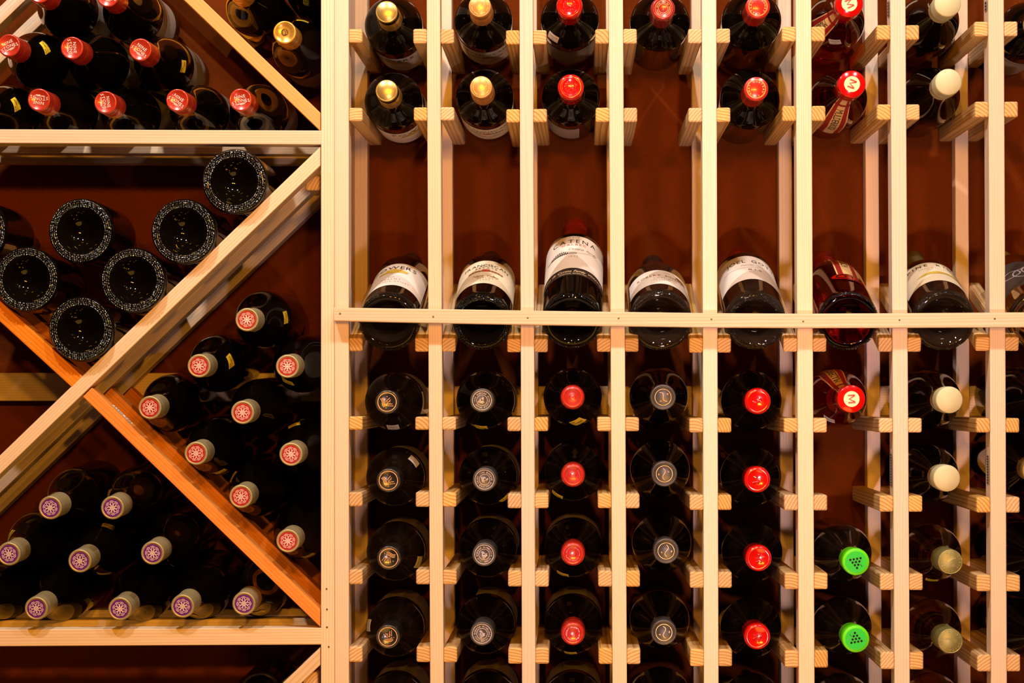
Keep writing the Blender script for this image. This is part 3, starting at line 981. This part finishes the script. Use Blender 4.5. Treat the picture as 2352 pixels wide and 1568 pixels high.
def strap_set():
    tp = lambda t: 1.0 if t < 0.5 else 1.0 - 0.55 * (t - 0.5) / 0.5
    s0, s1 = 0.088, 0.262
    def band(a, b):
        return grid(a, b, 0, s1 - s0, 4, 16, tp)
    base = ('neck_label', wrap_mesh('neck_label', 'slope', RB, band(-0.0150, 0.0150), M['strap'], 0.0004, s0))
    subs = [('red_stripe', wrap_mesh('red_stripe', 'slope', RB, band(-0.0132, -0.0066), M['strap_red'], 0.0007, s0)),
            ('red_stripe', wrap_mesh('red_stripe', 'slope', RB, band(0.0066, 0.0132), M['strap_red'], 0.0007, s0)),
            ('lettering', wrap_mesh('lettering', 'slope', RB, mir(Ink().text('MULDERBOSCH', 0, 0.083, 0.0135, fit=0.088, gap=0.08, rot=-math.pi / 2)), M['ink'], 0.0009, s0)),
            ('centre_stripe', wrap_mesh('centre_stripe', 'slope', RB, band(-0.0066, 0.0066), M['strap'], 0.0006, s0)),
            ('small_print', wrap_mesh('small_print', 'slope', RB, Ink().rect(-0.0095, 0.139, 0.0095, 0.145, 6), M['strap_red'], 0.0010, s0))]
    LAB['strap'] = (base, subs)
    I = Ink().disc(0, 0.012, 0.022, 24, ry=0.013)
    J = Ink().circle(0, 0.012, 0.0155, 0.0022, ry=0.009).text('M', 0, 0.012, 0.012, sx=1.4)
    LAB['oval'] = (('label', wrap_mesh('label', 'slope', RB, I, M['wax_red'], 0.0013, 0.062)), [('lettering', wrap_mesh('lettering', 'slope', RB, mir(J), M['ink'], 0.0017, 0.062))])


strap_set()

# price stickers on the shoulder
STK = {}


def sticker_set(key, kind, R, s, size, mat, inkmat, words, tilt):
    h = size / 2
    g = grid(-h * 1.15, h * 1.15, -h, h, 4, 4)
    ct, st = math.cos(tilt), math.sin(tilt)
    g.v = [(x * ct - y * st, x * st + y * ct) for x, y in g.v]
    I = Ink()
    for (t, x, y, z) in words: I.text(t, x * size, y * size, z * size, gap=0.08)
    I.v = [(x * ct - y * st, x * st + y * ct) for x, y in I.v]
    STK[key] = (('price_sticker', wrap_mesh('price_sticker', kind, R, g, M[mat], 0.0005, s)), [('print', wrap_mesh('print', kind, R, I, M[inkmat], 0.0009, s))])


PW = [('PINE', -0.30, 0.30, 0.22), ('STATE', -0.28, 0.02, 0.20), ('150', 0.22, -0.02, 0.36), ('MAINE', 0.1, -0.36, 0.16)]
sticker_set('y_straight', 'straight', RB, 0.206, 0.0155, 'yellow', 'ink', PW, 0.6)
sticker_set('y_low', 'straight', RB, 0.198, 0.0140, 'yellow', 'ink', PW, 0.15)
sticker_set('y_slope', 'slope', RB, 0.205, 0.0150, 'yellow', 'ink', PW, 0.3)
sticker_set('y_slope_low', 'slope', RB, 0.178, 0.0140, 'yellow', 'ink', PW, 0.1)
sticker_set('w_straight', 'straight', RB, 0.205, 0.0135, 'white_sticker', 'ink', [('Central', 0, 0.22, 0.30), ('75', 0, -0.2, 0.2)], 0.1)
sticker_set('w_slope', 'slope', RB, 0.185, 0.0135, 'white_sticker', 'ink', [('Central', 0, 0.22, 0.30), ('75', 0, -0.2, 0.2)], 0.3)


# stippled ring on the base of the bottles lying base outward
def stipple_mesh(R, r0, r1, n, size, seed, mk='bead'):
    rr = random.Random(seed)
    V, F = [], []
    ico_v = [(0, 0, 1)] + [(math.cos(2 * math.pi * k / 6) * 0.87, math.sin(2 * math.pi * k / 6) * 0.87, 0.5) for k in range(6)] + [(math.cos(2 * math.pi * k / 6), math.sin(2 * math.pi * k / 6), -0.2) for k in range(6)]
    ico_f = [(0, 1 + k, 1 + (k + 1) % 6) for k in range(6)] + [(1 + k, 7 + k, 7 + (k + 1) % 6, 1 + (k + 1) % 6) for k in range(6)]
    rows = max(1, int((r1 - r0) * R / (size * 1.75)))
    for j in range(rows):
        r = R * (r0 + (r1 - r0) * (j + 0.5) / rows)
        m = int(2 * math.pi * r / (size * 1.95))
        for k in range(m):
            a = 2 * math.pi * (k + 0.5 * (j % 2) + rr.uniform(-0.35, 0.35)) / m
            rad = r + rr.uniform(-0.2, 0.2) * size
            s = size * rr.uniform(0.6, 1.15)
            e = rr.uniform(0.8, 1.3)
            # follow the heel curvature
            q = max(0.0, rad / R - 0.90)
            z = 0.0002 + q * q * 0.35
            b = len(V)
            for (x, y, w) in ico_v:
                V.append((rad * math.cos(a) + s * x * e, rad * math.sin(a) + s * y / e, z - w * s * 0.55))
            F += [tuple(reversed([i + b for i in f])) for f in ico_f]
    return mesh_from('base_stipple', V, F, M[mk], smooth=True)


STP = {'bin': stipple_mesh(0.041, 0.72, 0.955, 0, 0.0013, 3), 'fine': stipple_mesh(0.0385, 0.90, 0.985, 0, 0.0009, 4, 'bead_dark'),
       'coarse': stipple_mesh(RB, 0.76, 0.97, 0, 0.00105, 6, 'bead_dark')}

# ------------------------------------------------------------------ bottles
GOLD_KIND = {}


def put(parent, items, rotz):
    (nm, me), subs = items
    o = link(nm, me, parent)
    o.rotation_euler = (0, 0, math.radians(rotz))
    for n2, m2 in subs:
        link(n2, m2, o)
    return o


def bottle(base, axis, up, label, group, kind='straight', R=RB, glass='glass', cap=('foil', 0.0142, 'red_cap'), emblem=None, erot=0, labels=(), stickers=(), stipple=None):
    """base: centre of the foot, axis: unit vector foot -> cork; angles of labels in degrees around the axis, 0 = up"""
    z = axis.normalized(); x = up.cross(z).normalized(); y = z.cross(x)
    root = link('wine_bottle', None)
    Wm = Matrix((x, y, z)).transposed().to_4x4(); Wm.translation = base
    root.matrix_basis = Wm
    tag(root, label, 'wine bottle', group)
    link('glass_body', get_body(kind, R, glass), root)
    style, r, mk = cap
    c = link('capsule' if style != 'screw' else 'screw_cap', get_cap(style, r, mk), root)
    if emblem:
        for nm, me in EMB[emblem]:
            o = link(nm, me, c)
            o.rotation_euler = (0, 0, math.radians(erot))
    for key, a in labels:
        put(root, LAB[key], a)
    for key, a in stickers:
        put(root, STK[key], a)
    if stipple: link('base_stipple', STP[stipple], root)
    return root


UP = Vector((0, 0, 1))
LB = 0.300


def neck_out(px, py, label, group, Y=-0.004, tilt=(0, 0), **kw):
    H = P(px, py, Y)
    ax = Vector((-tilt[0], -1, -tilt[1])).normalized()      # foot -> cork, towards the room; tilt = drift of the foot
    return bottle(H - ax * LB, ax, UP, label, group, **kw)


def base_out(px, py, Y, tilt, label, group, **kw):
    Bp = P(px, py, Y)
    ax = Vector((tilt[0], 1, tilt[1])).normalized()
    return bottle(Bp, ax, UP, label, group, **kw)


# printed strips stuck on the wood
sv = [(0.032, 0.014, ld_w / 2 + 0.0003), (0.066, 0.014, ld_w / 2 + 0.0003), (0.066, 0.0255, ld_w / 2 + 0.0003), (0.032, 0.0255, ld_w / 2 + 0.0003)]
st = link('printed_strip', mesh_from('printed_strip', sv, [(0, 1, 2, 3)], M['paper']), lower_diag[0])
I = Ink().text('LHG PN', 0, 0, 0.010, fit=0.028)
link('print', mesh_from('print', [(0.049 + x, 0.0195 + y, ld_w / 2 + 0.0006) for x, y in I.v], I.f, M['ink']), st)
for i, a, b in ((6, 0, 35), (6, 1042, 1118), (7, 0, 22), (7, 1046, 1112), (5, 1005, 1040)):
    xa, _ = post_x(i, (a + b) / 2)
    A = P(xa, a, 0.002); B = P(xa, b, 0.002)
    x = P(xa, (a + b) / 2, 0.0).x - 0.0010
    g = mesh_from('printed_strip', [(0, 0, 0), (0, 0.016, 0), (0, 0.016, B.z - A.z), (0, 0, B.z - A.z)], [(0, 1, 2, 3)], M['paper_dim'])
    o = link('printed_strip', g)
    place(o, Matrix.Translation((x, 0.006, A.z)), rack_posts[i])
    I = Ink()
    n = max(3, int((A.z - B.z) / 0.0032))
    for q in range(n):
        z0 = (B.z - A.z) * (q + 0.2) / n; z1 = (B.z - A.z) * (q + 0.75) / n
        I.add([(0.004, z0), (0.011, z0), (0.011, z1), (0.004, z1)], [(0, 1, 2, 3)])
    p = link('print', mesh_from('print', [(-0.0003, u, v) for u, v in I.v], I.f, M['ink']))
    place(p, Matrix.Translation((x, 0.006, A.z)), o)

# ---- upper left bin: rust red capsules (label angle measured from up, counter-clockwise seen from outside)
G1 = 'rust red capped bottles in the upper left bin'
k1 = dict(kind='slope', glass='glass', cap=('foil', 0.0143, 'red_cap'), emblem='nine')
T1 = (0.012, 0.012)
for px, py, er, st, tx in (
        (90, -19, 20, (), 'rust red capsule cut by the top edge, left one of the upper pair'),
        (247, -10, -10, (), 'rust red capsule cut by the top edge, right one of the upper pair'),
        (20, 104, 25, (('y_slope', -65),), 'rust red capsule at the left edge, yellow sticker on its shoulder'),
        (165, 110, -85, (), 'rust red capsule, middle of the three in the bin\'s second row'),
        (322, 114, -38, (('y_slope_low', -100),), 'rust red capsule, rightmost of the second row in its bin'),
        (-52, 232, 0, (('y_slope', -75),), 'mostly hidden dark bottle at the left edge of the bin shelf'),
        (89, 229, 172, (), 'rust red capsule low on the shelf, its lettering upside down'),
        (242, 235, -82, (), 'rust red capsule second from left on the upper shelf'),
        (407, 230, -35, (), 'brightly lit rust red capsule third along the upper shelf'),
        (552, 229, 12, (), 'rust red capsule at the right end of the upper shelf')):
    neck_out(px, py, 'dark bottle, ' + tx if 'bottle' not in tx else tx, G1, Y=-0.012, tilt=T1, erot=er, stickers=st, labels=(('plain_slope', -60),), **k1)

G2 = 'dark bottles right of the upper diagonal board'
neck_out(653.5, 74, 'dark bottle with orange gold monogram capsule above the upper diagonal board', G2, Y=-0.012, tilt=T1, kind='slope', cap=('foil', 0.0145, 'orange_gold'), emblem='mono', erot=12, stickers=(('y_slope_low', -12),), labels=(('plain_slope', 175),))
neck_out(545, -26, 'dark bottle shoulder cut by the top edge beside the gold capsule', G2, Y=-0.012, tilt=T1, kind='slope', R=0.039, cap=('foil', 0.0145, 'orange_gold'), emblem='mono', labels=(('plain_slope', 170),))
neck_out(688, -72, 'dark bottle in the top corner against the side panel', G2, Y=-0.012, kind='slope', R=0.0365, cap=('foil', 0.0145, 'orange_gold'), labels=())

# ---- middle left bin: stippled bases outward
G3 = 'bottles stacked base outward in the left bin'
for px, py, tx in ((538, 416, 'topmost stippled bottle base, alone under the upper shelf'),
                   (421, 531, 'stippled bottle base second down the right diagonal board'),
                   (185, 530, 'stippled bottle base at the upper left of the stack'),
                   (-60, 531, 'stippled bottle base cut off by the left edge'),
                   (60, 641, 'stippled bottle base leaning on the left diagonal board'),
                   (305, 643, 'stippled bottle base in the middle of the right diagonal board'),
                   (185, 755, 'lowest stippled bottle base, in the crook of the crossed boards')):
    base_out(px, py, -0.012, (0.0, 0.0), tx, G3, kind='slope', R=0.041, glass='glass', cap=('foil', 0.0145, 'dark_copper'), labels=(('orange', -72 if px != 305 else 190),), stipple='bin')

# ---- right triangle bin: beige foil, red discs
G4 = 'beige foil bottles with red discs'
T4 = (0.004, 0.03)
k4 = dict(kind='slope', R=0.0378, cap=('foil', 0.0147, 'beige_foil'), emblem='rosette_red')
for px, py, er, st, tx in ((567, 734, 10, (('y_slope_low', -85),), 'the topmost one of the pile'),
                           (457, 840, 33, (('y_slope', -80),), 'upper left on the pile, left of a gap'),
                           (660, 841, 0, (('y_slope', 150),), 'upper right beside the side panel'),
                           (344, 936, 45, (), 'leftmost, in the corner of the crossed boards'),
                           (557, 947, 20, (), 'in the centre of the pile'),
                           (450, 1041, 5, (('y_slope_low', -160),), 'second up along the orange board from the corner'),
                           (668, 1043, 28, (('y_slope_low', 20),), 'middle one beside the side panel'),
                           (553, 1140, 12, (('y_slope_low', 60),), 'third along the orange board'),
                           (661, 1242, 38, (('y_slope_low', -160),), 'lowest one beside the side panel')):
    neck_out(px, py, 'red disc in beige foil, ' + tx, G4, Y=-0.012, tilt=T4, erot=er, stickers=st, labels=(), **k4)

# ---- lower left bin: beige foil, purple discs
G5 = 'beige foil bottles with purple discs'
T5 = (0.0, 0.045)
k5 = dict(kind='slope', R=0.0375, cap=('foil', 0.0147, 'beige_foil'), emblem='rosette_purple')
for px, py, er, st, tx in ((115, 1166, 10, (), 'left one of the top pair'),
                           (258, 1166, 30, (('y_slope', 75),), 'right one of the top pair'),
                           (20, 1272, 5, (('y_slope', 60),), 'at the left edge of the photo'),
                           (183, 1288, 40, (('y_slope_low', -20),), 'middle of the three in the second row'),
                           (350, 1270, 20, (), 'right one of the second row'),
                           (-58, 1394, 0, (), 'cut off by the left edge, dark glass only'),
                           (83, 1397, 8, (), 'leftmost on the lower shelf'),
                           (275, 1398, 50, (), 'second from left on the lower shelf'),
                           (419, 1392, 15, (('y_slope', 165),), 'third from left on the lower shelf'),
                           (560, 1386, 25, (('y_slope', -170),), 'rightmost on the lower shelf under the orange board')):
    neck_out(px, py, 'purple disc in beige foil, ' + tx, G5, Y=-0.012, tilt=T5, erot=er, stickers=st, labels=(), **k5)
neck_out(560, 1648, 'barely visible dark bottle in the shadow under the lower shelf', 'dark bottles under the lower shelf', Y=0.0, kind='slope', R=0.0395, cap=('foil', 0.0145, 'black_cap'))

# ---- column rack
colname = ['first', 'second', 'third', 'fourth', 'fifth', 'sixth', 'seventh', 'eighth']
ROWN = {'U1': 'top row', 'U2': 'second row', 'L1': 'first row below the ledge', 'L2': 'second row below the ledge', 'L3': 'third row below the ledge', 'L4': 'fourth row below the ledge', 'L5': 'bottom edge row'}


def colb(row, c, px, py, what, group, **kw):
    neck_out(px, py, 'bottle with %s, %s' % (what, ROWN[row]), group, **kw)


gold = dict(cap=('flat', 0.0139, 'gold'), emblem='gold')
colb('U1', 0, 888, 27, 'plain gold capsule', 'gold capped bottles', labels=(('powers', 170),), **gold)
colb('U2', 0, 888, 208, 'plain gold capsule', 'gold capped bottles', labels=(('powers', -145),), **gold)
cop = dict(cap=('flat', 0.0141, 'copper'), emblem='shield')
colb('U1', 1, 1102, 14, 'copper shield capsule', 'copper capped bottles', labels=(('franciscan', 180),), erot=-10, **cop)
colb('U2', 1, 1105, 200, 'copper shield capsule', 'copper capped bottles', labels=(('franciscan', 180),), erot=-25, **cop)
wx = dict(cap=('wax', 0.0166, 'wax_red'), emblem='seal', glass='glass')
colb('U1', 2, 1308, 12, 'red wax seal', 'red wax sealed bottles', labels=(('plain', 175),), stickers=(('w_straight', 140),), **wx)
colb('U2', 2, 1311, 199, 'red wax seal', 'red wax sealed bottles', labels=(('plain', 120),), erot=15, **wx)
colb('U1', 3, 1523, 19, 'maroon capsule and white sticker', 'maroon capped bottles', cap=('wax', 0.0155, 'maroon'), emblem='drop', labels=(('plain', 180),), stickers=(('w_straight', -35),), kind='straight', R=0.0385)
ly = dict(cap=('flat', 0.0152, 'deep_red'), emblem='lyon', R=0.0385)
colb('U1', 4, 1741, 15, 'gold lettered red capsule', 'gold lettered red capped bottles', labels=(('plain', 170),), stickers=(('y_low', -75),), erot=170, **ly)
colb('U2', 4, 1737, 204, 'gold lettered red capsule', 'gold lettered red capped bottles', labels=(('plain', 175),), **ly)
mm = dict(kind='slope', cap=('screw', 0.0172, 'wax_red'), emblem='m', glass='rose')
colb('U1', 5, 1951, 8, 'red cap marked M, neck strap turned left', 'pink wine bottles with red screw caps', labels=(('strap', 118),), stickers=(('w_slope', 170),), erot=-65, **mm)
colb('U2', 5, 1957, 193, 'red cap marked M, neck strap hanging down', 'pink wine bottles with red screw caps', labels=(('strap', 168),), erot=-112, **mm)
bg = dict(kind='slope', R=0.0385, cap=('screw', 0.0166, 'beige_cap'), glass='glass')
colb('U1', 6, 2177, 8, 'plain beige screw cap', 'beige screw capped bottles', labels=(('plain_slope', 165),), **bg)
colb('U2', 6, 2179, 188, 'plain beige screw cap', 'beige screw capped bottles', labels=(('plain_slope', 165),), **bg)
colb('U1', 7, 2400, 40, 'beige capsule at the right edge', 'bottles cut by the right edge', labels=(('plain', 170),), cap=('flat', 0.014, 'beige_cap'))
# lower rows
wv = dict(cap=('foil', 0.0150, 'black_cap'), emblem='waves')
for row, px, py, er, st, la in (('L1', 889, 923, -68, (('w_straight', 180),), -30), ('L2', 892, 1103, -60, (('w_straight', -50),), -60), ('L3', 893, 1281, 165, (('w_straight', -112),), -40), ('L4', 891, 1462, 25, (('w_straight', 82),), -30), ('L5', 891, 1640, 0, (), -20)):
    colb(row, 0, px, py, 'black capsule and copper waves', 'black capped bottles with copper waves', erot=er, stickers=st, labels=(('plain', la),), glass='dusty', **wv)
gr = dict(cap=('foil', 0.0150, 'charcoal'), emblem='grapes')
for row, px, py, er, st, la in (('L1', 1107, 919, -60, (('y_low', 172),), -40), ('L2', 1113, 1101, -120, (('y_low', -140),), -60), ('L3', 1112, 1273, 0, (), -20), ('L4', 1107, 1455, -10, (), -55), ('L5', 1110, 1636, 0, (), -10)):
    colb(row, 1, px, py, 'charcoal capsule and silver grapes', 'charcoal capped bottles with silver grapes', erot=er, stickers=st, labels=(('plain', la),), **gr)
tg = dict(cap=('wax', 0.0150, 'deep_red'), emblem='target')
for row, px, py, er, st, la in (('L1', 1315, 912, 0, (('y_straight', -168),), 90), ('L2', 1316, 1091, 30, (('y_low', 145),), 100), ('L3', 1316, 1272, 60, (('y_low', 158),), 0), ('L4', 1316, 1455, 90, (('y_low', 175),), 0), ('L5', 1316, 1638, 0, (), 0)):
    colb(row, 2, px, py, 'ringed red capsule', 'ringed red capped bottles', erot=er, stickers=st, labels=(('plain', la),), **tg)
es = dict(cap=('foil', 0.0160, 'charcoal'), emblem='ess', kind='slope', R=0.0388)
for row, px, py, er, la in (('L1', 1523, 912, 0, 60), ('L2', 1526, 1088, 150, 60), ('L3', 1530, 1265, -40, 55), ('L4', 1525, 1452, -30, 50), ('L5', 1527, 1636, 0, 50)):
    colb(row, 3, px, py, 'grey capsule and thin S curve', 'grey capped bottles with an S curve', erot=er, labels=(('plain_slope', la),), **es)
rn = dict(cap=('wax', 0.0166, 'wax_red'), emblem='runner', R=0.0388)
for row, px, py, er, la in (('L1', 1741, 921, -50, 75), ('L2', 1740, 1101, 200, 70), ('L3', 1743, 1282, 0, 30), ('L4', 1740, 1462, -90, 25), ('L5', 1741, 1642, 0, 20)):
    colb(row, 4, px, py, 'red wax capsule and running figure', 'red wax capped bottles with a figure', erot=er, labels=(('plain', la),), **rn)
colb('L1', 5, 1956, 916, 'red cap marked M, neck strap pointing up', 'pink wine bottles with red screw caps', labels=(('strap', 18),), stickers=(('w_slope', 150),), erot=-86, **mm)
gn = dict(kind='slope', R=0.0385, cap=('flat', 0.0168, 'green_cap'), emblem='dots', glass='dusty')
colb('L3', 5, 1966, 1290, 'bright green capsule, dots pointing down', 'green capped bottles', erot=10, stickers=(('y_slope_low', 70),), **gn)
colb('L4', 5, 1966, 1467, 'bright green capsule, dots pointing up', 'green capped bottles', erot=190, **gn)
colb('L5', 5, 1966, 1652, 'dark brown shoulder', 'dark bottles along the bottom edge', kind='slope', R=0.0385, glass='brown_dust', cap=('flat', 0.0160, 'green_cap'))
colb('L1', 6, 2181, 918, 'plain beige screw cap', 'beige screw capped bottles', labels=(('plain_slope', 60),), **bg)
colb('L2', 6, 2175, 1098, 'plain beige screw cap', 'beige screw capped bottles', labels=(('plain_slope', 100),), **bg)
ol = dict(kind='slope', R=0.0380, cap=('screw', 0.0156, 'olive_cap'), emblem='hill', glass='white_wine')
colb('L3', 6, 2183, 1290, 'olive gold cap and yellow sticker', 'olive glass bottles with embossed caps', erot=20, stickers=(('y_slope_low', 172),), labels=(('plain_slope', 60),), **ol)
colb('L4', 6, 2183, 1472, 'olive gold cap and no sticker', 'olive glass bottles with embossed caps', erot=-30, labels=(('plain_slope', 50),), **ol)
colb('L5', 6, 2183, 1650, 'olive shoulder', 'olive glass bottles with embossed caps', labels=(('plain_slope', 50),), **ol)
colb('L1', 7, 2404, 912, 'dark shoulder at the right edge', 'bottles cut by the right edge', kind='slope', R=0.0395, cap=('flat', 0.014, 'charcoal'))
colb('L2', 7, 2379, 1080, 'gold foil just inside the right edge', 'bottles cut by the right edge', tilt=(0.03, 0.02), kind='slope', R=0.0395, cap=('flat', 0.0165, 'gold'))
colb('L3', 7, 2404, 1284, 'black capsule out past the right edge', 'bottles cut by the right edge', kind='slope', R=0.0385, cap=('flat', 0.014, 'black_cap'))
colb('L4', 7, 2404, 1470, 'black capsule out past the right edge', 'bottles cut by the right edge', kind='slope', R=0.0385, cap=('flat', 0.014, 'black_cap'))

# ---- tilted display row, foot against the ledge
GD = 'bottles tilted on the display ledge'


def disp(px, py, tipx, tilt, label, la, **kw):
    Y = 0.0135
    B = P(px, py, Y)
    tip = P(tipx, 588, Y + 0.28)
    base_out(px, py, Y, ((tip.x - B.x) / 0.28, math.tan(math.radians(tilt))), label, GD, labels=la, **kw)


disp(893, 740, 945, 17.5, 'tilted bottle with white leaf label, first on the display ledge', (('powers', -6),), cap=('flat', 0.0145, 'black_cap'), glass='dusty', stipple='fine')
disp(1107, 740, 1127, 18, 'tilted bottle with cream garland label, second on the display ledge', (('franciscan', 2),), cap=('flat', 0.0145, 'dark_copper'), glass='glass', stipple='coarse')
disp(1314, 738, 1324, 27, 'steeply tilted bottle, white label over black band, third on the ledge', (('catena', 0), ('catena_band', 0)), cap=('flat', 0.0155, 'maroon'), glass='glass', stipple='fine')
disp(1517, 738, 1500, 16.5, 'tilted dusty bottle with low cream oval label, fourth on the ledge', (('robert', 8),), kind='slope', R=0.0395, cap=('flat', 0.0155, 'black_cap'), glass='brown_dust', stipple='fine')
disp(1735, 739, 1697, 18.5, 'tilted bottle with plain white label, fifth on the display ledge', (('joel', 7),), R=0.0385, cap=('flat', 0.0155, 'maroon'), glass='brown_dust', stipple='coarse')
disp(1948, 738, 1893, 17.5, 'tilted pink wine bottle with red strap label, sixth on the ledge', (('strap', 14), ('oval', 12)), kind='slope', cap=('screw', 0.0160, 'maroon'), glass='rose', stipple='fine')
disp(2168, 738, 2098, 17.5, 'tilted bottle with yellow hill label, seventh on the display ledge', (('pine', 9),), kind='slope', R=0.0395, cap=('screw', 0.0160, 'olive_cap'), glass='brown_dust', stipple='fine')
disp(2385, 737, 2300, 17.5, 'tilted clear glass bottle with swirl label at the right edge', (('swirl', 0),), cap=('screw', 0.0160, 'beige_cap'), glass='clear', stipple='fine')
